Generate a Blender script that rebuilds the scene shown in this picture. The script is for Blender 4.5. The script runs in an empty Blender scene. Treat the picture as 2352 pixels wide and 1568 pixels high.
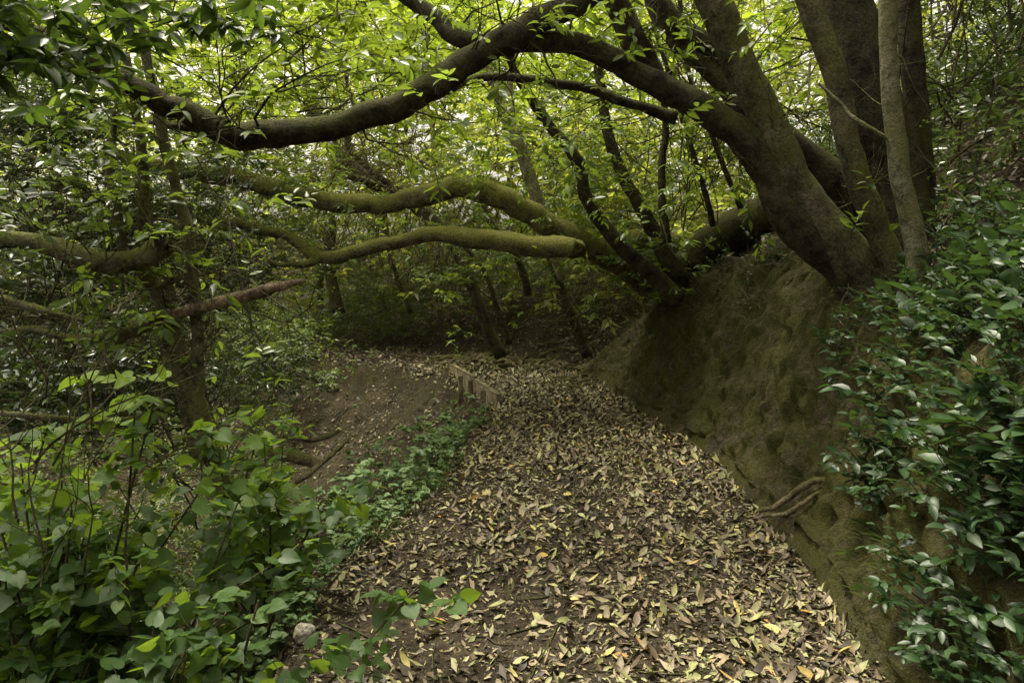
import bpy, math, numpy as np
rng=np.random.default_rng(11)
F=1699.0; EYE=1.6; HV=620.0
def pt(u,v,d):
    """world position of a measured point: bearing, elevation, distance from the standpoint"""
    return np.array([(u-1176)/F*d, d, EYE+(HV-v)/F*d])
# ---------------------------------------------------------------- noise
def _h(a,b,c,s):
    q=np.sin(a*127.1+b*311.7+c*74.7+s*19.19)*43758.5453
    return q-np.floor(q)
def vn(x,y,z=0.0,s=0):
    x=np.asarray(x,float);y=np.asarray(y,float);z=np.zeros_like(x)+z
    xi=np.floor(x);yi=np.floor(y);zi=np.floor(z)
    f=x-xi;g=y-yi;k=z-zi
    f=f*f*(3-2*f);g=g*g*(3-2*g);k=k*k*(3-2*k)
    def L(zz):
        return (_h(xi,yi,zz,s)*(1-f)+_h(xi+1,yi,zz,s)*f)*(1-g)+(_h(xi,yi+1,zz,s)*(1-f)+_h(xi+1,yi+1,zz,s)*f)*g
    return L(zi)*(1-k)+L(zi+1)*k
def fbm(x,y,z=0.0,s=0,o=4):
    r=0;a=.5
    for i in range(o):
        r=r+a*(vn(np.asarray(x)*2**i,np.asarray(y)*2**i,np.asarray(z)*2**i,s+i)-.5);a*=.5
    return r
def sm(t):
    t=np.clip(t,0,1);return t*t*(3-2*t)
def catmull(P,n):
    P=np.asarray(P,float);Q=np.vstack([2*P[0]-P[1],P,2*P[-1]-P[-2]]);out=[]
    for i in range(1,len(Q)-2):
        a,b,c,d=Q[i-1],Q[i],Q[i+1],Q[i+2]
        for k in range(n):
            t=k/n
            out.append(.5*((2*b)+(c-a)*t+(2*a-5*b+4*c-d)*t*t+(3*b-a-3*c+d)*t**3))
    out.append(P[-1]);return np.array(out)
# ---------------------------------------------------------------- terrain
CL=catmull([(0.1,-8,1.2),(0.25,-3,1.2),(0.3,0,1.2),(0.31,2.87,1.22),(0.42,4,1.27),(0.6,5.2,1.13),(0.7,6.5,1.07),(0.62,9,.83),(0.3,10.8,.95),(-0.8,12.7,.95),(-2.5,14,.95),(-4.1,15.2,.9),(-7,17,1),(-12,19,1),(-30,25,1),(-70,36,1)],6)
ARC=np.concatenate([[0],np.cumsum(np.hypot(*(np.diff(CL[:,:2],axis=0).T)))])
A0=np.interp(0,CL[:40,1],ARC[:40])   # arc at y=0
def pathcoord(x,y):
    best=np.full(x.shape,1e9);lat=np.zeros(x.shape);arc=np.zeros(x.shape);hw=np.zeros(x.shape)
    for i in range(len(CL)-1):
        a=CL[i];b=CL[i+1];t=b[:2]-a[:2];L2=t@t
        k=np.clip(((x-a[0])*t[0]+(y-a[1])*t[1])/L2,0,1)
        dx=x-a[0]-k*t[0];dy=y-a[1]-k*t[1];d=np.hypot(dx,dy)
        m=d<best
        sgn=np.where(t[0]*dy-t[1]*dx>0,-1,1)
        best=np.where(m,d,best);lat=np.where(m,d*sgn,lat);arc=np.where(m,ARC[i]+k*math.sqrt(L2),arc);hw=np.where(m,a[2]+(b[2]-a[2])*k,hw)
    return lat,arc-A0,hw
def H(x,y):
    x=np.asarray(x,float);y=np.asarray(y,float)
    lat,arc,hw=pathcoord(x,y)
    hw=hw+.22*fbm(arc*1.3,lat*0,0,5)
    sR=lat-hw;sL=-lat-hw
    Hc=np.interp(arc,[0,3,5,7,9.3,10.3,11.5,14,20],[.9,.95,1.15,1.3,1.3,.8,.35,.25,.2])
    cw=np.interp(arc,[0,5,9,10.3,11.5,14],[.55,.6,.62,.9,1.1,1.1])
    s1=np.interp(arc,[0,7,9,10.3,12,16,22],[.8,.75,.7,.6,.5,.42,.35]);s2=np.interp(arc,[0,9,13,18],[.6,.5,.25,.1])
    q=np.maximum(sR-cw*.7,0)
    zR=Hc*sm(sR/cw+.02)+s1*np.minimum(q,4.5)+s2*np.clip(q-4.5,0,14)+.02*np.maximum(q-18,0)
    q2=np.maximum(sL-.02,0)
    zL=-.5*np.minimum(q2,3.5)-.12*np.clip(q2-3.5,0,12)-.22*sm(q2/.35)
    z=np.where(sR>0,zR,np.where(sL>0,zL,0))
    off=sm(np.maximum(sR,sL)/.5)
    z=z+off*(.5*fbm(x*.9,y*.9,0,1)+.14*fbm(x*5,y*5,0,3))+.03*fbm(x*2,y*2,0,9,2)
    return z
def Hn(x,y,e=.06):
    dx=(H(x+e,y)-H(x-e,y))/(2*e);dy=(H(x,y+e)-H(x,y-e))/(2*e)
    n=np.stack([-dx,-dy,np.ones_like(dx)],-1);return n/np.linalg.norm(n,axis=-1,keepdims=True)
# ---------------------------------------------------------------- mesh helpers
def link(o):
    bpy.context.scene.collection.objects.link(o);return o
def mkmesh(name,V,Fc,mat,rnd=None,smooth=True,parent=None):
    V=np.ascontiguousarray(V,dtype=np.float32);Fc=np.ascontiguousarray(Fc,dtype=np.int32);k=Fc.shape[1]
    me=bpy.data.meshes.new(name);me.vertices.add(len(V));me.vertices.foreach_set("co",V.ravel())
    me.loops.add(Fc.size);me.loops.foreach_set("vertex_index",Fc.ravel())
    me.polygons.add(len(Fc));me.polygons.foreach_set("loop_start",np.arange(0,Fc.size,k,dtype=np.int32))
    me.polygons.foreach_set("loop_total",np.full(len(Fc),k,dtype=np.int32))
    me.update(calc_edges=True)
    if smooth: me.polygons.foreach_set("use_smooth",np.ones(len(Fc),dtype=bool))
    if rnd is not None:
        a=me.attributes.new("rnd",'FLOAT','POINT');a.data.foreach_set("value",np.ascontiguousarray(rnd,dtype=np.float32))
    me.materials.append(mat)
    o=link(bpy.data.objects.new(name,me))
    if parent: o.parent=parent
    return o
class Acc:
    def __init__(s): s.V=[];s.F=[];s.R=[];s.n=0
    def add(s,V,Fc,R=None):
        s.V.append(V);s.F.append(Fc+s.n);s.n+=len(V);s.R.append(np.zeros(len(V)) if R is None else R)
    def build(s,name,mat,parent=None,smooth=True):
        return mkmesh(name,np.vstack(s.V),np.vstack(s.F),mat,np.concatenate(s.R),smooth,parent)
def norm(a): return a/np.maximum(np.linalg.norm(a,axis=-1,keepdims=True),1e-9)
def tube(acc,P,R,sides=10,lump=.12,seed=0,cap=True):
    P=np.asarray(P,float);R=np.asarray(R,float)
    T=norm(np.gradient(P,axis=0))
    n=np.cross(T[0],[0.3,0.2,1.]);n/=np.linalg.norm(n)
    ang=np.arange(sides)/sides*2*math.pi;rows=[]
    for i in range(len(P)):
        n=n-T[i]*(n@T[i]);n/=np.linalg.norm(n);b=np.cross(T[i],n)
        rows.append(P[i]+R[i]*(np.outer(np.cos(ang),n)+np.outer(np.sin(ang),b)))
    V=np.array(rows)
    if lump>0:
        d=V-P[:,None,:]
        fr=1.2/np.maximum(R.mean(),.02)*.35
        k=1+lump*3.0*fbm(V[...,0]*fr,V[...,1]*fr,V[...,2]*fr,seed,3)
        k+=lump*.5*fbm(np.tile(np.cos(ang)*1.7,(len(P),1))+9,np.tile(np.sin(ang)*1.7,(len(P),1))+5,(np.arange(len(P))*.12)[:,None]+0*k,seed+3,2)*2
        V=P[:,None,:]+d*k[...,None]
    N=len(P);V=V.reshape(-1,3)
    i=np.arange(N-1)[:,None]*sides;j=np.arange(sides)[None,:];j2=(j+1)%sides
    Fq=np.stack([i+j,i+j2,i+sides+j2,i+sides+j],-1).reshape(-1,4)
    if cap:
        c0=len(V);V=np.vstack([V,P[0],P[-1]])
        jj=np.arange(sides);j3=(jj+1)%sides
        Fq=np.vstack([Fq,np.stack([j3,jj,np.full(sides,c0),np.full(sides,c0)],-1), np.stack([(N-1)*sides+jj,(N-1)*sides+j3,np.full(sides,c0+1),np.full(sides,c0+1)],-1)])
    t1=Fq[:,[0,1,2]];t2=Fq[:,[0,2,3]];t2=t2[(t2[:,1]!=t2[:,2])]
    acc.add(V,np.vstack([t1,t2]))
def limb(acc,pts,sides=14,lump=.12,sub=8,wob=.02,seed=None,k_=1.0):
    """pts: (u,v,dist,apparent diameter)"""
    A=np.array([list(pt(p[0],p[1],p[2]*k_))+[p[3]/2/F*p[2]*k_] for p in pts])
    C=catmull(A,sub);seed=int(rng.integers(1000)) if seed is None else seed
    s=np.arange(len(C))*.23
    for k in range(3): C[:,k]+=wob*2*fbm(s,s*0+k*7.3,0,seed)
    tube(acc,C[:,:3],np.maximum(C[:,3],.003),sides,lump,seed)
    return C
def twig(acc,p,d,L,r,gen=0,sides=4,curl=.5,tips=None):
    n=7;P=[p];d=d/np.linalg.norm(d)
    for i in range(n):
        d=d+rng.normal(0,curl*.42,3)+np.array([0,0,.05]);d/=np.linalg.norm(d)
        P.append(P[-1]+d*L/n)
    P=np.array(P);tube(acc,P,np.linspace(r,r*.25,n+1),sides,0,cap=False)
    if tips is not None: tips.append((P[-1],d))
    if gen>0:
        for k in range(3):
            i=rng.integers(2,n);dd=norm(P[i]-P[i-1])+rng.normal(0,.7,3)
            twig(acc,P[i],dd,L*.55,r*.5,gen-1,sides,curl,tips)
def sprout(acc,C,n,L,r,gen=1,up=.3,tips=None):
    for _ in range(n):
        i=rng.integers(1,len(C)-1);t=norm(C[i+1,:3]-C[i,:3]);d=rng.normal(0,1,3);d-=t*(d@t);d=norm(d)+t*.4*rng.choice([-1,1])+np.array([0,0,up])
        twig(acc,C[i,:3],d,L*rng.uniform(.5,1.3),r*rng.uniform(.6,1.2),gen,tips=tips)
T_LO=(np.array([[0,0,0],[-.5,.42,.10],[.5,.42,.10],[0,1,-.05]]),np.array([[0,3,1],[0,2,3]]))
T_HI=(np.array([[0,0,0],[-.38,.22,.06],[0,.22,0],[.38,.22,.06],[-.5,.5,.08],[0,.5,0],[.5,.5,.08],[-.3,.8,.05],[0,.8,0],[.3,.8,.05],[0,1,0]]),
  np.array([[0,2,1],[0,3,2],[1,2,5],[1,5,4],[2,3,6],[2,6,5],[4,5,8],[4,8,7],[5,6,9],[5,9,8],[7,8,10],[8,9,10]]))
T_HEART=(np.array([[0,.02,0],[-.2,-.12,.03],[-.42,-.04,.05],[-.54,.2,.07],[-.5,.45,.06],[-.33,.72,.04],[-.12,.9,.0],[0,1.02,-.03],[.12,.9,.0],[.33,.72,.04],[.5,.45,.06],[.54,.2,.07],[.42,-.04,.05],[.2,-.12,.03],[0,.4,-.02]]),
  np.array([[14,i,(i+1)%14] for i in range(13,-1,-1)]))
def leaves(acc,pos,dr,nr,L,W,tpl,curl=None,rnd=None):
    TV,TF=tpl;N=len(pos)
    dr=norm(dr);sd=norm(np.cross(dr,nr));nn=np.cross(sd,dr)
    L=np.broadcast_to(L,(N,));W=np.broadcast_to(W,(N,))
    if curl is None: curl=rng.normal(-.15,.15,N)
    z=TV[None,:,2]*L[:,None]+curl[:,None]*(TV[None,:,1]**2)*L[:,None]
    V=pos[:,None,:]+sd[:,None,:]*(TV[None,:,0]*W[:,None])[...,None]+dr[:,None,:]*(TV[None,:,1]*L[:,None])[...,None]+nn[:,None,:]*z[...,None]
    k=len(TV);Fc=(TF[None]+(np.arange(N)*k)[:,None,None]).reshape(-1,3)
    if rnd is None: rnd=rng.random(N)
    acc.add(V.reshape(-1,3),Fc,np.repeat(rnd,k))
UP=np.array([0,0,1.])
def sprays(acc,tw,C,n,tl,L,asp=.45,tpl=T_LO,whorl=False,droop=.15,flat=.45,tdir=None,tr=.003,rb=None):
    N=len(C)
    if N==0:return
    if tdir is None:
        a=rng.uniform(0,2*math.pi,N);e=rng.normal(.1,.35,N);t=np.stack([np.cos(a)*np.cos(e),np.sin(a)*np.cos(e),np.sin(e)],-1)
    else: t=norm(tdir+rng.normal(0,.35,(N,3)))
    s=norm(np.cross(t,UP)+1e-4);b=np.cross(s,t);tl=tl*rng.uniform(.6,1.3,N)
    R0=rng.random(N) if rb is None else rb
    for j in range(n):
        f=(j+.6)/n
        if whorl:
            a=j*2.4+rng.uniform(0,.6,N);p=C+t*(tl*(1-.25*rng.random(N)))[:,None]
            hz=norm(np.cross(UP,s));dr=s*np.cos(a)[:,None]+hz*np.sin(a)[:,None]+t*.25+UP*(.1)
        else:
            p=C+t*(tl*f)[:,None];sg=1 if j%2 else -1
            dr=t*(.55 if j<n-1 else 3)+s*sg*.9
        dr=norm(dr+rng.normal(0,.28,(N,3)));dr[:,2]-=droop
        nr=UP+rng.normal(0,flat,(N,3))
        LL=L*rng.uniform(.55,1.25,N)*(1-.25*abs(f-.4))
        leaves(acc,p,dr,nr,LL,LL*asp*rng.uniform(.85,1.15,N),tpl,rnd=np.clip(.6*R0+.4*rng.random(N),0,1))
    if tw is not None:
        m=len(C);A=C-t*(tl*.6)[:,None]-UP*.02;B=C+t*(tl)[:,None]
        k=3;V=np.zeros((m,2*k,3))
        for q in range(k):
            an=q*2*math.pi/k;o=(s*math.cos(an)+b*math.sin(an))
            V[:,q]=A+o*tr;V[:,k+q]=B+o*tr*.4
        Fc=[]
        for q in range(k):
            q2=(q+1)%k;Fc+= [[q,q2,k+q2],[q,k+q2,k+q]]
        Fc=(np.array(Fc)[None]+(np.arange(m)*2*k)[:,None,None]).reshape(-1,3)
        tw.add(V.reshape(-1,3),Fc)
def region(u,v,d,ru,rv,rd,n,clump=0,cs=.25):
    def samp(m):
        q=rng.normal(0,1,(m,3));q=norm(q)*(rng.random((m,1))**(1/2.4));return q
    c=pt(u,v,d);sc=np.array([ru/F*d,rd,rv/F*d])
    if clump:
        K=samp(clump)*sc+c;i=rng.integers(0,clump,n);return K[i]+rng.normal(0,cs,(n,3))*np.array([1,1,.6])
    return samp(n)*sc+c
# ---------------------------------------------------------------- materials
def newmat(name):
    m=bpy.data.materials.new(name);m.use_nodes=True;nt=m.node_tree;nt.nodes.clear()
    return m,nt,nt.nodes.new("ShaderNodeOutputMaterial")
def ramp(nt,cols,fac,interp='LINEAR'):
    r=nt.nodes.new("ShaderNodeValToRGB");r.color_ramp.interpolation=interp;e=r.color_ramp.elements
    while len(e)<len(cols): e.new(.5)
    for i,(p,c) in enumerate(cols): e[i].position=p;e[i].color=(*c,1)
    nt.links.new(fac,r.inputs[0]);return r.outputs[0]
def noise(nt,scale,detail=4,rough=.6,vec=None):
    n=nt.nodes.new("ShaderNodeTexNoise");n.inputs["Scale"].default_value=scale;n.inputs["Detail"].default_value=detail;n.inputs["Roughness"].default_value=rough
    if vec is None:
        g=nt.nodes.new("ShaderNodeNewGeometry");vec=g.outputs["Position"]
    nt.links.new(vec,n.inputs["Vector"]);return n.outputs[0]
def mixc(nt,f,a,b,mode='MIX'):
    m=nt.nodes.new("ShaderNodeMix");m.data_type='RGBA';m.blend_type=mode
    for s,v in ((0,f),(6,a),(7,b)):
        if isinstance(v,(int,float)): m.inputs[s].default_value=v
        elif isinstance(v,tuple): m.inputs[s].default_value=(*v,1)
        else: nt.links.new(v,m.inputs[s])
    return m.outputs[2]
def math_(nt,op,a,b=None):
    m=nt.nodes.new("ShaderNodeMath");m.operation=op
    for s,v in ((0,a),(1,b)):
        if v is None: continue
        if isinstance(v,(int,float)): m.inputs[s].default_value=v
        else: nt.links.new(v,m.inputs[s])
    return m.outputs[0]
def leafmat(name,cols,trans,tcol,rough=.4,spec=.5,tex=False):
    m,nt,out=newmat(name)
    at=nt.nodes.new("ShaderNodeAttribute");at.attribute_name="rnd"
    c=ramp(nt,cols,at.outputs["Fac"])
    if tex:
        nz=noise(nt,38,2);c=mixc(nt,.6,c,ramp(nt,[(.3,(.45,.45,.45)),(.7,(1.25,1.2,1.15))],nz),'MULTIPLY')
    p=nt.nodes.new("ShaderNodeBsdfPrincipled");p.inputs["Roughness"].default_value=rough;p.inputs["Specular IOR Level"].default_value=spec
    nt.links.new(c,p.inputs["Base Color"])
    if trans>0:
        t=nt.nodes.new("ShaderNodeBsdfTranslucent")
        tc=ramp(nt,[(0,tuple(x*.45 for x in tcol)),(1,tuple(x*1.3 for x in tcol))],at.outputs["Fac"]);nt.links.new(tc,t.inputs[0])
        mx=nt.nodes.new("ShaderNodeMixShader");mx.inputs[0].default_value=trans
        nt.links.new(p.outputs[0],mx.inputs[1]);nt.links.new(t.outputs[0],mx.inputs[2]);nt.links.new(mx.outputs[0],out.inputs[0])
    else: nt.links.new(p.outputs[0],out.inputs[0])
    return m
def bark(name,dark,light,moss,mossamt,scale=9):
    m,nt,out=newmat(name);g=nt.nodes.new("ShaderNodeNewGeometry")
    n1=noise(nt,scale,5,.7);n2=noise(nt,scale*6,4,.75);n3=noise(nt,2.7,4,.65)
    c=ramp(nt,[(.38,dark),(.60,light)],n1)
    c=mixc(nt,.8,c,ramp(nt,[(.35,(.25,.25,.25)),(.65,(1.3,1.3,1.3))],n2),'MULTIPLY')
    sx=nt.nodes.new("ShaderNodeSeparateXYZ");nt.links.new(g.outputs["Normal"],sx.inputs[0])
    f=math_(nt,'ADD',math_(nt,'MULTIPLY',sx.outputs[2],.45),math_(nt,'MULTIPLY',n3,1.6))
    f=math_(nt,'ADD',f,math_(nt,'MULTIPLY',n2,.6))
    mr=nt.nodes.new("ShaderNodeMapRange");nt.links.new(f,mr.inputs[0]);mr.inputs[1].default_value=1.40-mossamt;mr.inputs[2].default_value=1.8-mossamt
    mossc=mixc(nt,n2,tuple(x*.3 for x in moss),tuple(x*1.7 for x in moss))
    c=mixc(nt,mr.outputs[0],c,mossc)
    p=nt.nodes.new("ShaderNodeBsdfPrincipled");p.inputs["Roughness"].default_value=.9;p.inputs["Specular IOR Level"].default_value=.2
    nt.links.new(c,p.inputs["Base Color"])
    b=nt.nodes.new("ShaderNodeBump");b.inputs["Strength"].default_value=1;b.inputs["Distance"].default_value=.045
    nt.links.new(math_(nt,'ADD',n1,math_(nt,'MULTIPLY',n2,.7)),b.inputs["Height"]);nt.links.new(b.outputs[0],p.inputs["Normal"])
    nt.links.new(p.outputs[0],out.inputs[0]);return m
def soil(name,a,b,c3,green,glo=.28):
    m,nt,out=newmat(name);g=nt.nodes.new("ShaderNodeNewGeometry")
    n1=noise(nt,3,5,.65);n2=noise(nt,26,5,.7);n3=noise(nt,110,3,.7)
    c=ramp(nt,[(.3,a),(.52,b),(.72,c3)],n2)
    c=mixc(nt,.7,c,ramp(nt,[(.3,(.4,.4,.4)),(.7,(1.3,1.25,1.2))],n3),'MULTIPLY')
    c=mixc(nt,.7,c,ramp(nt,[(.36,(.35,.35,.35)),(.64,(1.3,1.3,1.3))],n1),'MULTIPLY')
    if green>0:
        sx=nt.nodes.new("ShaderNodeSeparateXYZ");nt.links.new(g.outputs["Normal"],sx.inputs[0])
        n4=noise(nt,1.9,5,.7)
        f=math_(nt,'ADD',math_(nt,'MULTIPLY',sx.outputs[2],-.4),math_(nt,'MULTIPLY',n4,1.7))
        mr=nt.nodes.new("ShaderNodeMapRange");nt.links.new(f,mr.inputs[0]);mr.inputs[1].default_value=glo;mr.inputs[2].default_value=glo+.4;mr.inputs[4].default_value=green
        c=mixc(nt,mr.outputs[0],c,mixc(nt,n2,(.02,.024,.006),(.13,.13,.03)))
    p=nt.nodes.new("ShaderNodeBsdfPrincipled");p.inputs["Roughness"].default_value=.95;p.inputs["Specular IOR Level"].default_value=.15
    nt.links.new(c,p.inputs["Base Color"])
    bu=nt.nodes.new("ShaderNodeBump");bu.inputs["Strength"].default_value=1;bu.inputs["Distance"].default_value=.06
    nt.links.new(math_(nt,'ADD',n2,math_(nt,'MULTIPLY',n3,.5)),bu.inputs["Height"]);nt.links.new(bu.outputs[0],p.inputs["Normal"])
    nt.links.new(p.outputs[0],out.inputs[0]);return m
M_soil=soil("soil",(.03,.024,.015),(.08,.065,.041),(.16,.135,.09),.55,.5)
M_bank=soil("cut_earth",(.03,.025,.014),(.085,.073,.042),(.17,.15,.09),.85,.40)
M_path=soil("trodden_earth",(.032,.025,.017),(.08,.064,.043),(.16,.132,.09),0)
M_litter=leafmat("fallen_leaf",[(0,(.025,.019,.013)),(.28,(.085,.062,.038)),(.48,(.18,.138,.082)),(.66,(.28,.235,.14)),(.80,(.19,.20,.085)),(.92,(.31,.31,.14)),(.98,(.42,.35,.11)),(1,(.36,.17,.06))],0,(0,0,0),.55,.4,True)
M_canopy=leafmat("canopy_leaf",[(0,(.04,.08,.010)),(1,(.12,.19,.022))],.5,(.42,.54,.045),.4,.5)
M_branchl=leafmat("branch_leaf",[(0,(.03,.062,.010)),(1,(.11,.17,.026))],.4,(.28,.39,.04),.35,.5)
M_back=leafmat("far_leaf",[(0,(.04,.065,.012)),(1,(.16,.195,.036))],.5,(.50,.56,.08),.5,.4)
M_dark=leafmat("glossy_leaf",[(0,(.017,.037,.012)),(1,(.058,.09,.030))],.25,(.17,.25,.04),.24,.8)
M_neardk=leafmat("broad_leaf",[(0,(.02,.042,.01)),(1,(.05,.095,.018))],.3,(.12,.2,.02),.4,.5,True)  # colour darkened so near leaves look like backlit silhouettes
M_herb=leafmat("herb_leaf",[(0,(.06,.12,.045)),(1,(.19,.28,.12))],.35,(.30,.42,.11),.5,.4)
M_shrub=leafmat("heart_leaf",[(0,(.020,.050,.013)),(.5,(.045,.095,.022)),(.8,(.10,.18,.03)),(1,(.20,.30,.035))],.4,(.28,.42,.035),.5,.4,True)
M_bankl=leafmat("bank_leaf",[(0,(.012,.034,.013)),(1,(.042,.086,.028))],.2,(.11,.2,.035),.42,.45,True)
M_grass=leafmat("grass_blade",[(0,(.03,.055,.018)),(1,(.10,.13,.05))],.3,(.16,.24,.05),.5,.4)
B_dark=bark("dark_bark",(.016,.014,.009),(.085,.07,.043),(.06,.062,.014),.36)
B_moss=bark("mossy_bark",(.06,.05,.032),(.28,.24,.16),(.24,.24,.065),.56)
B_trunk=bark("trunk_bark",(.035,.031,.017),(.16,.14,.085),(.10,.105,.024),.42)
B_pale=bark("pale_bark",(.28,.24,.16),(.60,.54,.40),(.15,.16,.05),.0)
B_brown=bark("broken_wood",(.07,.045,.03),(.34,.25,.17),(.06,.06,.02),.05)
B_twig=bark("twig_bark",(.035,.028,.018),(.15,.12,.078),(.08,.09,.03),.3)
B_root=bark("root_bark",(.09,.072,.045),(.32,.26,.17),(.1,.1,.03),.25)
def empty(name):
    return link(bpy.data.objects.new(name,None))
# ---------------------------------------------------------------- ground
n=460
uu=np.linspace(-1,1,n);k=4.2
gx=.8+np.sinh(uu*k)/np.sinh(k)*95;gy=6+np.sinh(uu*k)/np.sinh(k)*110
X,Y=np.meshgrid(gx,gy,indexing='ij');Z=H(X,Y)
V=np.stack([X,Y,Z],-1).reshape(-1,3)
i=np.arange(n-1)[:,None]*n;j=np.arange(n-1)[None,:]
Fq=np.stack([i+j,i+n+j,i+n+j+1,i+j+1],-1).reshape(-1,4)
mkmesh("ground",V,Fq,M_soil)
D=catmull(CL[6:74:1],4);tt=norm(np.gradient(D[:,:2],axis=0));nn=np.stack([tt[:,1],-tt[:,0]],-1)
m=25;w=np.linspace(-1,1,m)
PX=D[:,None,0]+nn[:,None,0]*w*(D[:,None,2]+.03);PY=D[:,None,1]+nn[:,None,1]*w*(D[:,None,2]+.03)
PZ=H(PX,PY)+.014-.07*sm((np.abs(w)-.86)/.14)[None,:]
V=np.stack([PX,PY,PZ],-1).reshape(-1,3);i=np.arange(len(D)-1)[:,None]*m;j=np.arange(m-1)[None,:]
mkmesh("dirt_path",V,np.stack([i+j,i+j+1,i+m+j+1,i+m+j],-1).reshape(-1,4),M_path)
ar=np.arange(0.3,11.6,.02)+A0;N1=len(ar);N2=80
px=np.interp(ar,ARC,CL[:,0]);py=np.interp(ar,ARC,CL[:,1]);hw=np.interp(ar,ARC,CL[:,2])
tx=np.interp(ar,ARC[:-1],np.diff(CL[:,0])/np.diff(ARC));ty=np.interp(ar,ARC[:-1],np.diff(CL[:,1])/np.diff(ARC));tn=np.hypot(tx,ty);tx/=tn;ty/=tn
ss=np.linspace(-.16,1.0,N2)
BX=px[:,None]+ty[:,None]*(hw[:,None]+ss);BY=py[:,None]-tx[:,None]*(hw[:,None]+ss);BZ=H(BX,BY)
nb_=Hn(BX,BY,.03)
edge=sm(np.linspace(0,1,N2)/.12)*sm((1-np.linspace(0,1,N2))/.15);ende=sm(np.linspace(0,1,N1)/.03)*sm((1-np.linspace(0,1,N1))/.08)
P3=np.stack([BX,BY,BZ],-1)
rdg=1-np.abs(fbm(BX*5,BY*5,BZ*5,33,4))*4
dsp=(.07+.2*fbm(BX*2.2,BY*2.2,BZ*2.2,31,3)+.06*rdg+.17*fbm(BX*12,BY*12,BZ*12,35,4))
e2=edge[None,:]*ende[:,None]
P3=P3+nb_*(np.maximum(dsp,.012)*e2-.04*(1-e2))[...,None]
i=np.arange(N1-1)[:,None]*N2;j=np.arange(N2-1)[None,:]
mkmesh("earth_bank",P3.reshape(-1,3),np.stack([i+j,i+j+1,i+N2+j+1,i+N2+j],-1).reshape(-1,4),M_bank)
# ---------------------------------------------------------------- leaf litter
lit=Acc()
def litter(x,y,L,tpl,lo=0,hi=1,lift=.02,tilt=.35,dz=0):
    N=len(x);z=H(x,y)+lift*(.6+.6*rng.random(N))+dz;nr=Hn(x,y)+rng.normal(0,tilt,(N,3))
    a=rng.uniform(0,2*math.pi,N);dr=np.stack([np.cos(a),np.sin(a),np.zeros(N)],-1);nr=norm(nr);dr=dr-nr*(dr*nr).sum(-1,keepdims=True)
    LL=L*rng.uniform(.4,1.4,N)
    leaves(lit,np.stack([x,y,z],-1),dr,nr,LL,LL*rng.uniform(.25,.55,N),tpl,curl=rng.normal(.08,.35,N),rnd=lo+(hi-lo)*rng.random(N))
def onpath(N,y0,y1,e=.0):
    ar=A0+rng.uniform(y0,y1,N);px=np.interp(ar,ARC,CL[:,0]);py=np.interp(ar,ARC,CL[:,1]);hw=np.interp(ar,ARC,CL[:,2])
    tx=np.interp(ar,ARC[:-1],np.diff(CL[:,0])/np.diff(ARC));ty=np.interp(ar,ARC[:-1],np.diff(CL[:,1])/np.diff(ARC))
    l=rng.uniform(-1,1,N)*(hw+e);l=l+.12*hw*(1-np.abs(l/hw));return px+ty*l,py-tx*l
x,y=onpath(14000,1.6,6.5,.15);k_=(fbm(x*1.6,y*1.6,0,40)*1.3+.38+.16*(x-.2)>rng.random(len(x))*.6);litter(x[k_],y[k_],.056,T_HI,0,1)
x,y=onpath(26000,1.6,7,.15);k_=(fbm(x*2.1,y*2.1,0,44)*1.3+.38>rng.random(len(x))*.5);litter(x[k_],y[k_],.031,T_HI,0,.95,.014)
x,y=onpath(20000,1.6,6,.1);litter(x,y,.017,T_LO,0,.85,.012)
x,y=onpath(170,1.7,8,.1);litter(x,y,.085,T_HI,.6,1,.03)
x,y=onpath(20000,6,13.5,.12);litter(x,y,.058,T_LO,.1,1)
x,y=onpath(3500,12,20,.1);litter(x,y,.075,T_LO,.1,.9)
x=rng.uniform(-6,6,38000);y=rng.uniform(2,17,38000);kk=fbm(x*.8,y*.8,0,50)+.34>rng.random(len(x))*.4;litter(x[kk],y[kk],.06,T_LO,0,.95,.02,.3)
x=rng.uniform(.8,7,13000);y=rng.uniform(3,16,13000);l_,_,h_=pathcoord(x,y);kk=l_>h_+.5;litter(x[kk],y[kk],.075,T_LO,.1,.85,.03,.4)
lit.build("leaf_litter",M_litter)
st=Acc()
x,y=onpath(300,2.2,12,.2)
x2=rng.uniform(-5,-.5,500);y2=rng.uniform(3,12,500);x3=rng.uniform(1.8,5,150);y3=rng.uniform(4,12,150);x=np.concatenate([x,x2,x3]);y=np.concatenate([y,y2,y3])
for a,b in zip(x,y):
    an=rng.uniform(0,6.28);L=rng.uniform(.1,.5)
    P=np.array([np.array([a,b,0])+np.array([math.cos(an)*L*t,math.sin(an)*L*t,0])+rng.normal(0,.008,3) for t in np.linspace(0,1,5)]);P[:,2]=H(P[:,0],P[:,1])+.02
    tube(st,P,np.linspace(1,.5,5)*rng.uniform(.002,.007),4,0)
st.build("fallen_sticks",B_twig)
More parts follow.
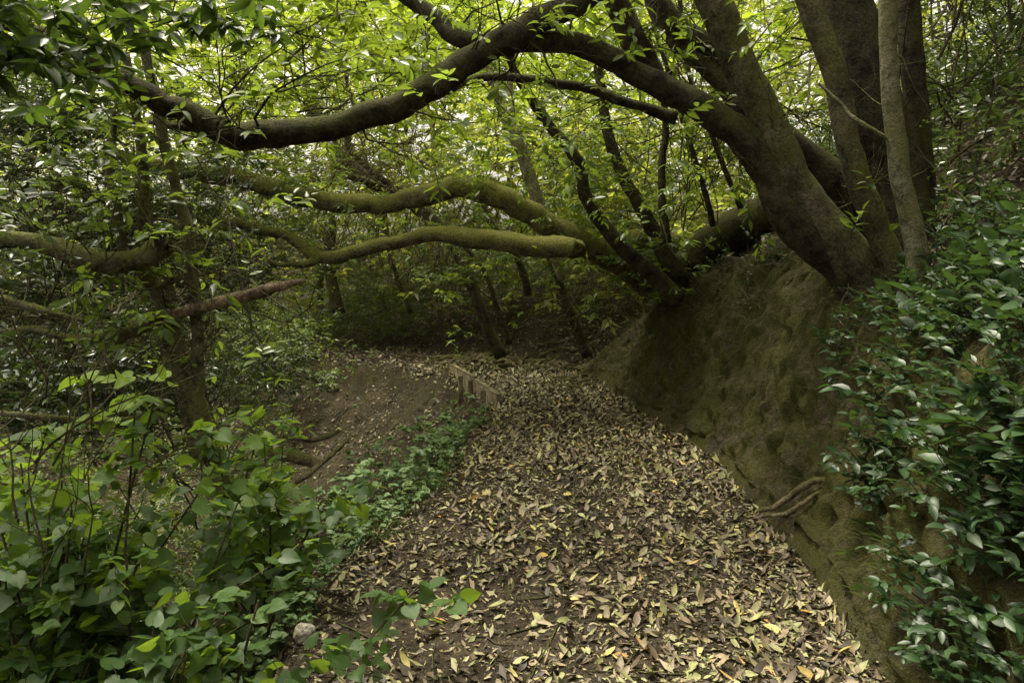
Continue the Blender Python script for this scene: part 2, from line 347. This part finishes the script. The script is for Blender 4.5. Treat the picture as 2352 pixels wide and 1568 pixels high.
# ---------------------------------------------------------------- trees
tips=[]
E=empty("arching_tree");a=Acc()
C=limb(a,[(2085,800,5.1,180),(2050,735,5.1,140),(1935,610,5.05,116),(1830,500,5.0,102),(1765,385,5.0,90),(1685,292,5.0,76),(1565,222,5.0,64),(1455,165,5.0,56),(1350,112,4.95,52),(1250,97,4.9,46),(1140,105,4.8,46)],20,.17,10)
C2=limb(a,[(1500,-120,4.9,70),(1400,-40,4.9,66),(1320,8,4.85,62),(1240,50,4.8,60),(1150,98,4.75,62),(1050,155,4.65,62),(960,218,4.55,62),(850,268,4.5,60),(690,300,4.4,60),(560,310,4.35,64),(470,278,4.3,58),(360,228,4.2,54),(230,150,4.1,46),(80,75,4.0,40),(-120,20,3.9,36)],20,.17,10,.03)
C3=limb(a,[(1180,110,4.8,40),(1050,90,4.85,40),(1000,40,4.9,38),(930,-10,4.95,34),(820,-90,5,30)],12,.14)
limb(a,[(545,300,4.35,30),(460,296,4.4,24),(385,288,4.5,16),(340,280,4.6,9)],8)
sprout(a,C2,38,.8,.009,2,.5,tips);sprout(a,C,12,.6,.008,2,.3,tips);sprout(a,C3,10,.7,.008,2,.3,tips)
a.build("trunk_and_limbs",B_dark,E)
crownA=E
T=Acc()
C=limb(T,[(2110,800,4.95,150),(2065,740,4.95,116),(1995,640,4.95,102),(1905,540,4.95,94),(1825,420,4.95,86),(1765,280,4.95,82),(1700,150,4.95,78),(1630,-20,4.95,76),(1560,-260,5,70)],20,.16);sprout(T,C,10,.7,.008,2)
C=limb(T,[(2115,800,4.8,90),(2085,700,4.8,70),(2010,520,4.8,58),(1955,360,4.8,54),(1915,160,4.8,54),(1850,-20,4.85,54),(1780,-250,4.9,55)],14,.14)
T.build("mossy_trunk_tree",B_trunk)
T=Acc()
C=limb(T,[(2140,800,5.4,190),(2100,700,5.4,150),(2060,420,5.4,130),(1995,200,5.4,125),(1935,-20,5.4,118),(1890,-260,5.4,115)],20,.17);sprout(T,C,10,.8,.01,1)
limb(T,[(2110,620,5.5,70),(2115,400,5.5,60),(2100,200,5.5,52),(2090,0,5.5,50),(2080,-200,5.5,45)],12)
limb(T,[(2060,560,5.6,90),(1900,400,5.6,75),(1760,280,5.6,66),(1640,120,5.6,56),(1560,60,5.6,48),(1480,-50,5.6,45)],12,.16)
T.build("mossy_trunk_tree",B_dark)
T=Acc()
C=limb(T,[(2118,810,4.5,72),(2120,770,4.5,60),(2108,600,4.5,52),(2078,450,4.5,46),(2052,250,4.5,42),(2040,-20,4.5,40),(2030,-260,4.5,40)],14,.10);sprout(T,C,4,.5,.006,1)
limb(T,[(2050,325,4.5,12),(1990,290,4.5,11),(1930,240,4.55,9),(1880,190,4.6,7)],6)
T.build("slender_trunk_tree",bark("lichen_bark",(.08,.075,.04),(.28,.27,.17),(.16,.16,.05),.35,14))
T=Acc()
for q in [[(1560,690,7.8,46),(1500,630,7.8,38),(1420,560,7.7,34),(1350,460,7.6,30),(1325,370,7.5,28),(1265,290,7.4,24),(1200,200,7.3,20),(1165,130,7.2,16)],
          [(1555,270,5.6,30),(1440,235,5.6,24),(1350,205,5.6,22),(1200,180,5.6,20),(1080,187,5.6,18),(960,250,5.6,12)],
          [(1850,450,5.3,55),(1745,300,5.4,46),(1680,220,5.5,44),(1620,150,5.6,42),(1540,80,5.7,38),(1480,-40,5.8,36)],
          [(1560,640,8,46),(1480,490,8.1,32),(1420,380,8.2,28),(1385,250,8.3,24),(1370,120,8.4,20)],
          [(1530,560,7,22),(1520,400,7,18),(1525,250,7,16),(1480,60,7,14)],
          [(1640,520,6.8,14),(1600,380,6.8,12),(1560,250,6.8,11),(1500,50,6.8,10)],
          [(1700,480,6.5,14),(1640,330,6.5,12),(1580,150,6.5,11),(1560,-50,6.5,10)],
          [(1500,190,5.2,70),(1465,110,5.2,66),(1420,20,5.2,60),(1380,-80,5.2,60)]]:
    C=limb(T,q,10,.13);sprout(T,C,9,.8,.007,2,.3,tips)
T.build("leaning_dark_tree",B_dark)
T=Acc()
C=limb(T,[(1545,700,8.4,70),(1575,620,8.4,80),(1640,550,8.4,85),(1720,512,8.4,95),(1800,485,8.4,100),(1900,450,8.6,110)],18,.2)
T.build("fallen_log",B_dark)
E=empty("mossy_leaning_tree");T=Acc()
C=limb(T,[(1500,640,9.2,90),(1420,600,8.8,70),(1320,552,8.4,58),(1225,497,8.2,52),(1135,445,8.0,52),(1040,432,8.0,50),(940,458,8.0,46),(830,468,8.0,46),(690,452,8.0,46),(580,415,8.0,42),(480,402,8.1,42),(360,385,8.2,34),(250,350,8.3,24)],20,.18,10,.04);sprout(T,C,22,.7,.009,2,.3,tips)
C=limb(T,[(1545,560,8.9,60),(1470,555,8.8,60),(1400,590,8.8,70)],12)
T.build("upper_limb",B_moss,E)
T=Acc()
C=limb(T,[(1322,574,7.7,42),(1315,573,7.7,50),(1200,563,7.7,48),(1080,545,7.7,46),(980,541,7.7,36),(880,562,7.7,32),(745,590,7.7,30),(655,542,7.8,26),(560,515,7.8,24),(470,508,7.9,20),(380,470,8,15)],18,.16,10,.04);sprout(T,C,12,.6,.007,2,.2,tips)
limb(T,[(745,590,7.7,26),(700,607,7.6,16),(650,608,7.5,12),(615,595,7.5,6)],8)
T.build("lower_limb",B_moss,E)
T=Acc()
C=limb(T,[(1150,820,12,30),(1100,700,12,26),(1050,580,12,28),(985,495,12,32),(880,430,12,32),(800,370,12,30),(745,310,12,28),(700,200,12,24)],12,.2);sprout(T,C,16,1.,.011,2,.3,tips)
C=limb(T,[(870,430,12,22),(790,395,11.5,20),(768,360,11.5,18),(768,310,11.5,16)],8)
C=limb(T,[(900,430,11,16),(840,380,11,14),(800,335,11,12),(795,270,11,10)],8)
T.build("leaning_background_tree",B_dark)
T=Acc()
for q in [[(1350,820,11,26),(1300,690,11,20),(1262,590,11,18),(1230,480,11.5,17),(1200,380,12,16)],[(1170,790,11.5,18),(1140,700,11.5,13),(1110,620,11.5,11),(1060,560,11.5,9)],
  [(1215,680,12,20),(1180,570,12,16),(1120,500,12,14),(1100,400,12,12)],[(780,720,14,30),(755,600,14,26),(760,500,14,22),(720,400,14,18)],[(940,720,13.5,12),(900,600,13.5,10),(880,520,13.5,9)]]:
    C=limb(T,q,8,.2);sprout(T,C,6,.8,.008,1,.3)
T.build("bank_saplings",B_dark)
T=Acc()
C=limb(T,[(1290,640,9.3,20),(1262,560,9.1,28),(1240,480,9,32),(1190,330,8.8,30),(1145,230,8.8,26),(1110,120,8.8,22)],10,.16);sprout(T,C,6,1,.012,1)
limb(T,[(1185,320,8.8,18),(1175,250,8.8,16),(1170,180,8.8,14),(1185,60,8.8,12)],8)
T.build("pale_trunk_tree",B_pale)
T=Acc()
C=limb(T,[(610,1400,5.2,52),(575,1270,5.2,44),(520,1130,5.2,38),(470,1010,5.2,32),(458,880,5.2,28),(452,720,5.2,26),(440,570,5.2,25),(412,460,5.2,24),(382,340,5.2,26),(355,220,5.2,26),(330,100,5.2,22),(320,-50,5.2,20)],12,.12,k_=.84);sprout(T,C,16,.5,.006,2,.4,tips)
C=limb(T,[(440,560,5.2,14),(410,520,5.2,12),(370,505,5.2,9),(330,500,5.2,6)],6,k_=.84)
T.build("slender_sapling",bark("sapling_bark",(.07,.065,.035),(.28,.26,.16),(.17,.18,.05),.38,12))
T=Acc();kk_=.84
C=limb(T,[(470,1050,5.2,60),(430,880,5.2,54),(400,780,5.2,46),(380,700,5.2,42),(345,640,5.2,38),(320,600,5.2,42)],12,.2,k_=kk_);
C=limb(T,[(380,560,4.8,46),(372,563,4.8,58),(330,590,4.8,54),(250,605,4.8,50),(170,580,4.8,46),(60,555,4.8,40),(-120,560,4.8,36)],14,.2,k_=kk_);sprout(T,C,12,.5,.007,2,.2,tips)
limb(T,[(395,690,5.1,24),(385,650,5.1,18),(415,635,5.1,16),(380,645,5.1,14)],8,k_=kk_)
limb(T,[(-60,765,4.6,12),(60,755,4.6,16),(150,775,4.6,18),(260,770,4.7,20),(330,740,4.8,20),(385,720,5.0,20)],8,k_=kk_)
limb(T,[(-50,940,4.0,12),(80,955,4.0,14),(200,970,4.1,18),(330,960,4.2,14)],8)
limb(T,[(-20,680,4.6,10),(50,700,4.6,18),(130,720,4.6,14),(190,740,4.6,9)],8,k_=kk_)
limb(T,[(330,600,5.2,34),(330,420,5.2,28),(320,330,5.2,24),(310,230,5.2,20),(290,120,5.2,18)],8,k_=kk_)
limb(T,[(285,590,5.0,24),(270,480,5.0,18),(250,380,5.0,16),(260,260,5,12)],8,k_=kk_)
T.build("broken_stump_tree",bark("stump_bark",(.05,.045,.028),(.22,.20,.13),(.14,.145,.04),.4))
T=Acc()
limb(T,[(260,780,5.0,28),(340,745,5.0,30),(430,715,5.0,30),(560,682,5.0,28),(640,660,5.0,24),(698,645,5.0,10)],10,.25,k_=.86)
T.build("broken_branch",B_brown)
T=Acc()
for q in [[(480,1240,4.6,18),(560,1200,4.8,22),(640,1180,5,18)],[(560,1260,5,30),(640,1250,5.1,34),(720,1180,5.4,24)],[(620,1040,6.4,18),(680,1050,6.4,26),(730,1070,6.4,20)],[(0,1335,3.6,12),(110,1325,3.7,14),(240,1330,3.8,10)],
          [(640,1130,6,16),(720,1080,6.2,14),(800,1010,6.6,8)],[(650,1000,7,10),(720,1010,7,12),(780,990,7.2,8)]]: limb(T,q,8,.15)
T.build("fallen_branch",B_root)
T=Acc()
def root(cx,cy,sd_,n,L,r,head=(-.3,-.8)):
    for _ in range(n):
        q=np.array([cx,cy])+rng.normal(0,sd_,2);dd=np.array(head)+rng.normal(0,.4,2);P=[];R=[]
        for i in range(12):
            dd=dd+rng.normal(0,.38,2);dd/=np.linalg.norm(dd);q=q+dd*L/12
            P.append([q[0],q[1],float(H(q[0],q[1]))+.03+.06*rng.random()]);R.append(r*(1-i/14)*rng.uniform(.8,1.1))
        tube(T,catmull(P,3),np.interp(np.arange(34),np.arange(12)*3,R),6,.2,int(rng.integers(99)))
root(-.35,13.4,.25,18,1.6,.035);root(.3,12.8,.4,14,1.3,.03);root(1.1,11.9,.4,18,1.2,.024);root(1.7,10.9,.4,14,1.,.02)
T.build("exposed_roots",B_root)
T=Acc()
for q in [[(1740,1170,4.6,10),(1790,1160,4.5,14),(1840,1120,4.4,16),(1890,1100,4.3,14),(1960,1085,4.3,10)],[(1750,1185,4.5,8),(1810,1175,4.35,10),(1880,1130,4.25,10)],[(1990,1255,3.6,12),(2040,1275,3.55,16),(2080,1290,3.5,10)]]: limb(T,q,7,.2)
for _ in range(280):
    ar_=rng.uniform(3.,10.)+A0;px_=np.interp(ar_,ARC,CL[:,0])+np.interp(ar_,ARC,CL[:,2]);py_=np.interp(ar_,ARC,CL[:,1])
    x0=px_+rng.uniform(.25,.8);z0=float(H(x0,py_))+.09;twig(T,np.array([x0-.06,py_,z0]),np.array([-.5,rng.normal(0,.5),-.6]),rng.uniform(.12,.5),rng.uniform(.002,.006),1,3,1.0)
T.build("bank_roots",B_root)
T=Acc()
def tangle(u,v,d,ru,rv,rd,n,L,r,g=1,dirv=None,T=T):
    for c in region(u,v,d,ru,rv,rd,n):
        dd=rng.normal(0,1,3) if dirv is None else np.array(dirv)+rng.normal(0,.35,3)
        twig(T,c,dd,L*rng.uniform(.6,1.4),r*rng.uniform(.5,1.3),g,3,.35)
T=Acc()
tangle(300,700,5.0,300,200,1,120,1.,.007,T=T)
tangle(1580,400,7.5,120,200,.8,34,1.6,.008,1,(0,0,1),T=T);tangle(2250,400,6.5,130,350,1,90,1.1,.009,T=T);tangle(2230,200,5.5,150,250,.8,24,1.6,.010,1,(.1,0,1),T=T)
tangle(900,620,13.5,220,90,1,90,1.4,.012,1,(0,0,.8),T=T);tangle(600,100,7,500,180,1.5,70,1.3,.010,T=T);tangle(1250,520,10.5,250,150,1.5,90,1.3,.009,T=T)
tangle(2200,700,4.6,120,250,.4,60,.7,.005,T=T);tangle(1750,120,6,250,180,1,34,1.4,.010,T=T);tangle(1350,690,10.8,160,80,.8,60,.8,.007,T=T)
tangle(450,1050,5,160,200,.6,50,.9,.006,1,(0,0,.7),T=T);tangle(150,1150,2.7,120,250,.3,12,.8,.005,1,(0,0,.9),T=T)
T.build("twig_tangle",B_twig)
T=Acc()
tangle(860,370,10.5,140,80,.8,120,1.5,.008,T=T);tangle(620,620,8.5,120,70,.6,50,1.0,.006,T=T);tangle(1000,620,11,160,60,.8,50,1.1,.007,1,(0,0,.8),T=T)
T.build("dry_twig_tangle",B_root)
T=Acc()
for _ in range(46):
    yy=rng.uniform(15,34);xx=rng.uniform(-.85,.85)*yy
    z0=float(H(xx,yy));r=rng.uniform(.04,.11);hgt=rng.uniform(6,10);le=rng.normal(0,.25,2)
    P=[[xx+le[0]*hgt*t+rng.normal(0,.2),yy+le[1]*hgt*t,z0-.2+hgt*t] for t in np.linspace(0,1,6)]
    Cc=catmull(P,5);tube(T,Cc,np.linspace(r,r*.35,len(Cc)),8,.1);sprout(T,Cc,8,1.8,.025,2,.4)
T.build("background_trees",B_trunk)
# ---------------------------------------------------------------- foliage
TW=Acc()
cn=Acc()
for a in [(700,40,7.5,520,180,1.5,500,46),(1130,250,9.5,230,170,.8,90,14),(1330,90,9,260,160,1.4,210,22),(420,250,8.2,280,120,1.3,150,18),(950,120,10,420,160,1.3,360,34),(150,120,7,250,160,1.2,180,16),(1650,60,8,260,160,1,150,16)]:
    sprays(cn,TW,region(*a[:7],clump=a[7],cs=.4),7,.16,.16,.4,T_HI,True,.15,.4)
cn.build("canopy_foliage",M_canopy,crownA)
bk=Acc()
for a in [(300,200,17,700,450,3,1400,60),(1100,100,18,800,420,3,2500,100),(2000,100,14,600,400,3,1500,50),(500,560,19,700,200,2,1200,45),(1100,480,15,420,170,1.5,1000,40),(1500,420,13,260,260,1.2,700,35),(0,250,24,1500,500,3,1200,50),(1200,100,28,1700,750,3,3400,110)]:
    sprays(bk,TW if a[2]<16 else None,region(*a[:7],clump=a[7],cs=.9),7,.38,.21,.47,T_LO,False,.2,.6)
bk.build("background_foliage",M_back)
md=Acc()
for a in [(1400,480,8.5,170,200,1.,200,22),(1370,440,9.5,120,120,1,80,10),(1460,640,8.6,120,90,.5,90,10),(1050,560,9,110,80,.6,60,7),(1040,360,8,80,70,.5,26,5),(1560,300,7.5,200,200,1,110,16),(640,440,9.5,200,120,1,130,16)]:
    sprays(md,TW,region(*a[:7],clump=a[7],cs=.22),8,.2,.10,.36,T_HI,False,.25,.45)
tp=np.array([t[0] for t in tips]);td=np.array([t[1] for t in tips]);q=rng.random(len(tp))<.36
sprays(md,TW,tp[q],6,.14,.10,.4,T_HI,False,.2,.45,tdir=td[q])
md.build("branch_foliage",M_branchl)
dk=Acc()
for a in [(200,480,6.8,330,260,1.1,1300,55),(120,760,6.2,260,170,.8,640,24),(480,650,7.4,160,170,.8,380,24),(540,420,8.7,180,150,1,330,20),(60,250,6.2,180,150,.8,260,14),(250,880,5.5,300,130,.6,700,30),(560,860,8,110,90,.6,200,10),(90,560,4.1,160,200,.3,90,10)]:
    sprays(dk,TW,region(*a[:7],clump=a[7],cs=.26),9,.22,.075,.42,T_HI,False,.2,.75)
dk.build("evergreen_shrub",M_dark)
M_under=leafmat("undergrowth_leaf",[(0,(.025,.046,.015)),(1,(.095,.14,.038))],.35,(.26,.34,.055),.45,.4)
ud=Acc()
for a in [(850,690,15.5,190,70,1.2,700,26),(1000,640,15,150,70,1.,500,22),(620,740,14,110,80,.8,450,14),(600,800,12,90,60,.8,260,10),(700,560,16,200,100,1.5,500,24),(1250,600,13,170,50,.8,240,16)]:
    sprays(ud,None,region(*a[:7],clump=a[7],cs=.4),9,.28,.10,.4,T_LO,False,.2,.6)
def cover(N,x0,x1,y0,y1,L,nl,lift,thr,acc,keep=None,tl=.2,tpl=T_LO,tw=None):
    x=rng.uniform(x0,x1,N);y=rng.uniform(y0,y1,N);lat,arc,hw=pathcoord(x,y)
    k_=(np.abs(lat)>hw+.35)&(fbm(x*.9,y*.9,0,63)+thr>rng.random(N)*.35)
    if keep is not None: k_&=keep(x,y)
    x=x[k_];y=y[k_];z=H(x,y)+rng.uniform(0,1,len(x))**1.6*lift
    sprays(acc,tw,np.stack([x,y,z],-1),nl,tl,L,.45,tpl,False,.1,.5,tdir=np.array([0,0,.8]))
cover(4600,-9,-1.9,4.3,14,.08,8,.9,.24,ud,lambda x,y:x/y<-.29)
cover(2000,-22,-2,15.5,24,.14,8,1.6,.2,ud)
cover(1600,-3,5,14,20,.11,8,1.1,.22,ud)
cover(500,.8,5,9.5,14,.06,7,.3,.0,ud)
ud.build("undergrowth",M_under)
hs=Acc()
cover(4600,2.9,11,4,13,.10,8,.9,.28,hs)
for a in [(2250,250,8,260,260,1.5,560,30),(1980,330,9,220,200,1.2,320,22),(2300,-20,7,160,120,1,120,12)]:
    sprays(hs,TW,region(*a[:7],clump=a[7],cs=.35),8,.25,.11,.42,T_LO,False,.2,.6)
hs.build("hillside_shrubs",M_dark)
nb=Acc()
for a in [(120,60,3.4,260,130,.4,60,14),(60,130,3.2,120,80,.3,18,4),(450,30,3.6,200,60,.4,24,5),(540,60,3.5,60,60,.2,4,2),(130,270,4.2,60,60,.2,4,2)]:
    sprays(nb,TW,region(*a[:7]),8,.10,.13,.38,T_HI,True,.45,.5)
nb.build("broad_leaf_branch",M_neardk)
cr=Acc()  # foliage above the frame, added to shade the right bank and trunks
for a in [((4.6,6.0,6.2),(2.6,4.0,1.2),950),((7.5,10,8),(3,4,1.5),350)]:
    q=norm(rng.normal(0,1,(a[2],3)))*(rng.random((a[2],1))**.4);c=q*np.array(a[1])+np.array(a[0])
    sprays(cr,None,c,8,.2,.17,.42,T_LO,True,.15,.4)
cr.build("unseen_shade_crowns",M_canopy,crownA)
def surf(x,y,n=1): return np.stack([x,y,H(x,y)],-1)
bp=Acc()
def bankplants(N,y0,y1,s0,s1,L,nl,tpl,dens=.0,lift=(.05,.4),acc=bp,asp=.45,sc=1.2,tl=.13):
    y=rng.uniform(y0,y1,N);ed=np.interp(y,CL[:60,1],CL[:60,0]+CL[:60,2]);x=ed+rng.uniform(s0,s1,N)
    kk=fbm(x*sc,y*sc,0,77)+dens>rng.random(N)*.3;x=x[kk];y=y[kk];p=surf(x,y);nr=Hn(x,y)
    p=p+nr*rng.uniform(*lift,len(x))[:,None];sprays(acc,TW,p,nl,tl,L,asp,tpl,False,.15,.5,tdir=nr+np.array([-.3,-.2,.3]))
bankplants(800,2.0,3.9,.25,1.6,.07,8,T_HI,.26,(.08,.26),asp=.48)
bankplants(300,2.2,3.9,.3,1.4,.105,6,T_HI,.2,(.12,.34),asp=.5,sc=2,tl=.16)
bankplants(460,1.9,3.3,.08,.5,.06,7,T_HI,.22,(.09,.2),asp=.48)
bankplants(260,3.9,5.2,.4,1.6,.07,7,T_HI,.14,(.1,.26))
bankplants(260,4,9,.45,.95,.05,6,T_HI,-.02,(.1,.2))
bankplants(500,5,10,.9,4,.08,7,T_HI,-.02,(0,.4))
bankplants(500,3,8,2,6,.09,7,T_HI,-.02,(0,.7))
bp.build("bank_shrub",M_bankl)
gr=Acc()
def tuft(x,y,n,L,w=.006,lean=-.3,lift=0):
    for a,b in zip(x,y):
        N=n;p=np.tile([a,b,float(H(a,b))+lift],(N,1))+rng.normal(0,.03,(N,3))*[1,1,.1];an=rng.uniform(0,6.28,N)
        dr=np.stack([np.cos(an)*.5+lean,np.sin(an)*.5,np.ones(N)*.9],-1);nr=np.stack([-np.cos(an),-np.sin(an),np.full(N,.5)],-1)
        leaves(gr,p,dr,nr,L*rng.uniform(.5,1.2,N),w*rng.uniform(.7,1.3,N),T_HI,curl=-rng.uniform(.2,.8,N))
y=rng.uniform(3.2,4.6,30);x=np.interp(y,CL[:60,1],CL[:60,0]+CL[:60,2])+rng.uniform(.1,.5,30);tuft(x-.06,y,18,.14,.003,-.3,.06)
y=rng.uniform(4,9,70);x=np.interp(y,CL[:60,1],CL[:60,0]-CL[:60,2])-rng.uniform(.0,.6,70);tuft(x,y,14,.12,.004,0)
gr.build("grass_tufts",M_grass)
hb=Acc()
def herbs(N,y0,y1,s0,s1,L,lift,thr=.1):
    y=rng.uniform(y0,y1,N);ed=np.interp(y,CL[:60,1],CL[:60,0]-CL[:60,2]);x=ed-rng.uniform(s0,s1,N)
    kk=fbm(x*1.5,y*1.5,0,91)+thr>rng.random(N)*.3;x=x[kk];y=y[kk];p=surf(x,y)+np.stack([x*0,x*0,rng.uniform(*lift,len(x))],-1)
    sprays(hb,TW,p,7,.07,L,.85,T_HEART,True,.1,.35,tdir=np.array([0,0,1.]),tr=.0015)
herbs(700,3.1,6.8,.0,.6,.036,(.0,.2),.24);herbs(700,4.4,7.2,.1,1.2,.05,(.1,.55),.24);herbs(260,7,8.6,.05,.8,.04,(0,.16),.14);herbs(140,8.6,11,.25,.9,.04,(0,.06),.05);herbs(140,11.5,14,.2,2,.06,(0,.2),-.02)
hb.build("low_herbs",M_herb)
E=empty("heart_leaf_shrub");sh=Acc();stm=Acc()
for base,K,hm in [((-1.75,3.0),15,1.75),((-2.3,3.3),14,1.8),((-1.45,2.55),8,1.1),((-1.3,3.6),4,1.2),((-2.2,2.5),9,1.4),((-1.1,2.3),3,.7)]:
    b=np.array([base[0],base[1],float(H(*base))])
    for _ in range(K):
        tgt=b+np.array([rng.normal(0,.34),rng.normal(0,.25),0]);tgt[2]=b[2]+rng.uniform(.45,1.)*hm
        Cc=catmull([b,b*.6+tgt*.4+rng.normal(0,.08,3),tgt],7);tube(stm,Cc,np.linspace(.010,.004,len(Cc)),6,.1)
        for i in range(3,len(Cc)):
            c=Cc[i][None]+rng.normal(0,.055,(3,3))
            sprays(sh,stm,c,4,.14,.07,.95,T_HEART,False,.12,.6,tr=.002,rb=np.full(3,np.clip((Cc[i][2]-b[2])/1.6,0,1)**1.6*rng.uniform(.4,1.5)))  # leaf colour rises with height: lit top and shaded base are painted in
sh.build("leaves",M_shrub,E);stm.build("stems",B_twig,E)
E=empty("heart_leaf_sapling");sh=Acc();stm=Acc()
for base,K,hh in [((-1.42,4.15),5,1.3),((-1.15,4.3),2,.8)]:
    b=np.array([base[0],base[1],float(H(*base))])
    for _ in range(K):
        tgt=b+np.array([rng.normal(0,.2),rng.normal(0,.2),hh*rng.uniform(.7,1.05)])
        Cc=catmull([b,b*.6+tgt*.4+rng.normal(0,.06,3),tgt],7);tube(stm,Cc,np.linspace(.009,.003,len(Cc)),6,.1)
        for i in range(5,len(Cc),1):
            sprays(sh,stm,Cc[i][None]+rng.normal(0,.03,(2,3)),3,.12,.085,.92,T_HEART,False,.1,.4,tr=.002,rb=rng.uniform(.6,1.2,2))
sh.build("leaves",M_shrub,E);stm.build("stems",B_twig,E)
TW.build("foliage_twigs",B_twig)
# ---------------------------------------------------------------- timber edging
import bmesh
def box(bm,c,d,along,bev=.006):
    r=bmesh.ops.create_cube(bm,size=1);vs=r['verts'];ax=np.array([along[0],along[1],0]);ax=ax/np.linalg.norm(ax);sx=np.array([ax[1],-ax[0],0])
    for v in vs:
        p=ax*v.co.x*d[0]+sx*v.co.y*d[1]+UP*v.co.z*d[2]+np.array(c);v.co=p
    bmesh.ops.bevel(bm,geom=list({e for v in vs for e in v.link_edges}),offset=bev,segments=2,affect='EDGES')
bm=bmesh.new()
pts_=[(-.16,8.7),(-.50,10.0),(-.93,11.35)]
for k_ in range(2):
    a=np.array(pts_[k_]);b=np.array(pts_[k_+1]);c=(a+b)/2;L=np.linalg.norm(b-a)
    box(bm,(c[0],c[1],-.01+.02*k_),(L-.01,.045,.30),b-a)
for f,(x_,y_) in enumerate([(-.30,9.0),(-.50,9.85),(-.66,10.25),(-.93,11.1)]):
    box(bm,(x_-.055,y_,-.10),(.06,.05,.46),(.3,-1))
me=bpy.data.meshes.new("timber_path_edging");bm.to_mesh(me);bm.free();me.materials.append(bark("weathered_timber",(.20,.155,.10),(.42,.35,.24),(.1,.11,.04),.0,5));link(bpy.data.objects.new("timber_path_edging",me))
bm=bmesh.new();bmesh.ops.create_icosphere(bm,subdivisions=3,radius=1)
co=pt(700,1378,3.2);zz=float(H(co[0],co[1]))
for v in bm.verts:
    p=np.array(v.co);p=np.sign(p)*np.abs(p)**.7;p*=1+.5*float(fbm(p[0]*1.5,p[1]*1.5,p[2]*1.5,3));v.co=p*np.array([.045,.04,.035])+np.array([co[0],co[1],zz+.03])
me=bpy.data.meshes.new("pale_stone");bm.to_mesh(me);bm.free();me.materials.append(bark("stone",(.40,.36,.29),(.60,.55,.45),(.2,.2,.1),-.3));link(bpy.data.objects.new("pale_stone",me))
# ---------------------------------------------------------------- light
sd=np.array([-.22,.2,1.0]);sd/=np.linalg.norm(sd)
el=math.asin(sd[2]);az=math.atan2(sd[0],sd[1])
w=bpy.data.worlds.new("World");bpy.context.scene.world=w;w.use_nodes=True;nt=w.node_tree
sk=nt.nodes.new("ShaderNodeTexSky");sk.sky_type='NISHITA';sk.sun_disc=False;sk.sun_elevation=el;sk.sun_rotation=az;sk.dust_density=8;sk.air_density=1.0;sk.ozone_density=.4
bw=nt.nodes.new("ShaderNodeRGBToBW");nt.links.new(sk.outputs[0],bw.inputs[0])
cloud=mixc(nt,.85,sk.outputs[0],bw.outputs[0])          # thin high overcast: washes the blue out of the sky
cloud=mixc(nt,1.0,cloud,(3.0,2.85,2.3),'MULTIPLY')
bg=nt.nodes["Background"];bg.inputs[1].default_value=.15;nt.links.new(cloud,bg.inputs[0])
ld=bpy.data.lights.new("sun",'SUN');ld.energy=3.9;ld.angle=math.radians(12);ld.color=(1,.93,.77);lo=link(bpy.data.objects.new("sun",ld))
from mathutils import Vector
lo.rotation_euler=Vector(-sd).to_track_quat('-Z','Y').to_euler();lo.location=(-10,15,30)
cam=bpy.data.cameras.new("camera");co=link(bpy.data.objects.new("camera",cam));co.location=(0,0,EYE);co.rotation_euler=(math.radians(90),0,0)
cam.sensor_width=36;cam.lens=26;cam.shift_y=-(784-HV)/2352;cam.clip_end=500;cam.clip_start=.05
bpy.context.scene.camera=co
sc=bpy.context.scene;sc.view_settings.view_transform='Standard';sc.view_settings.look='None';sc.view_settings.exposure=0
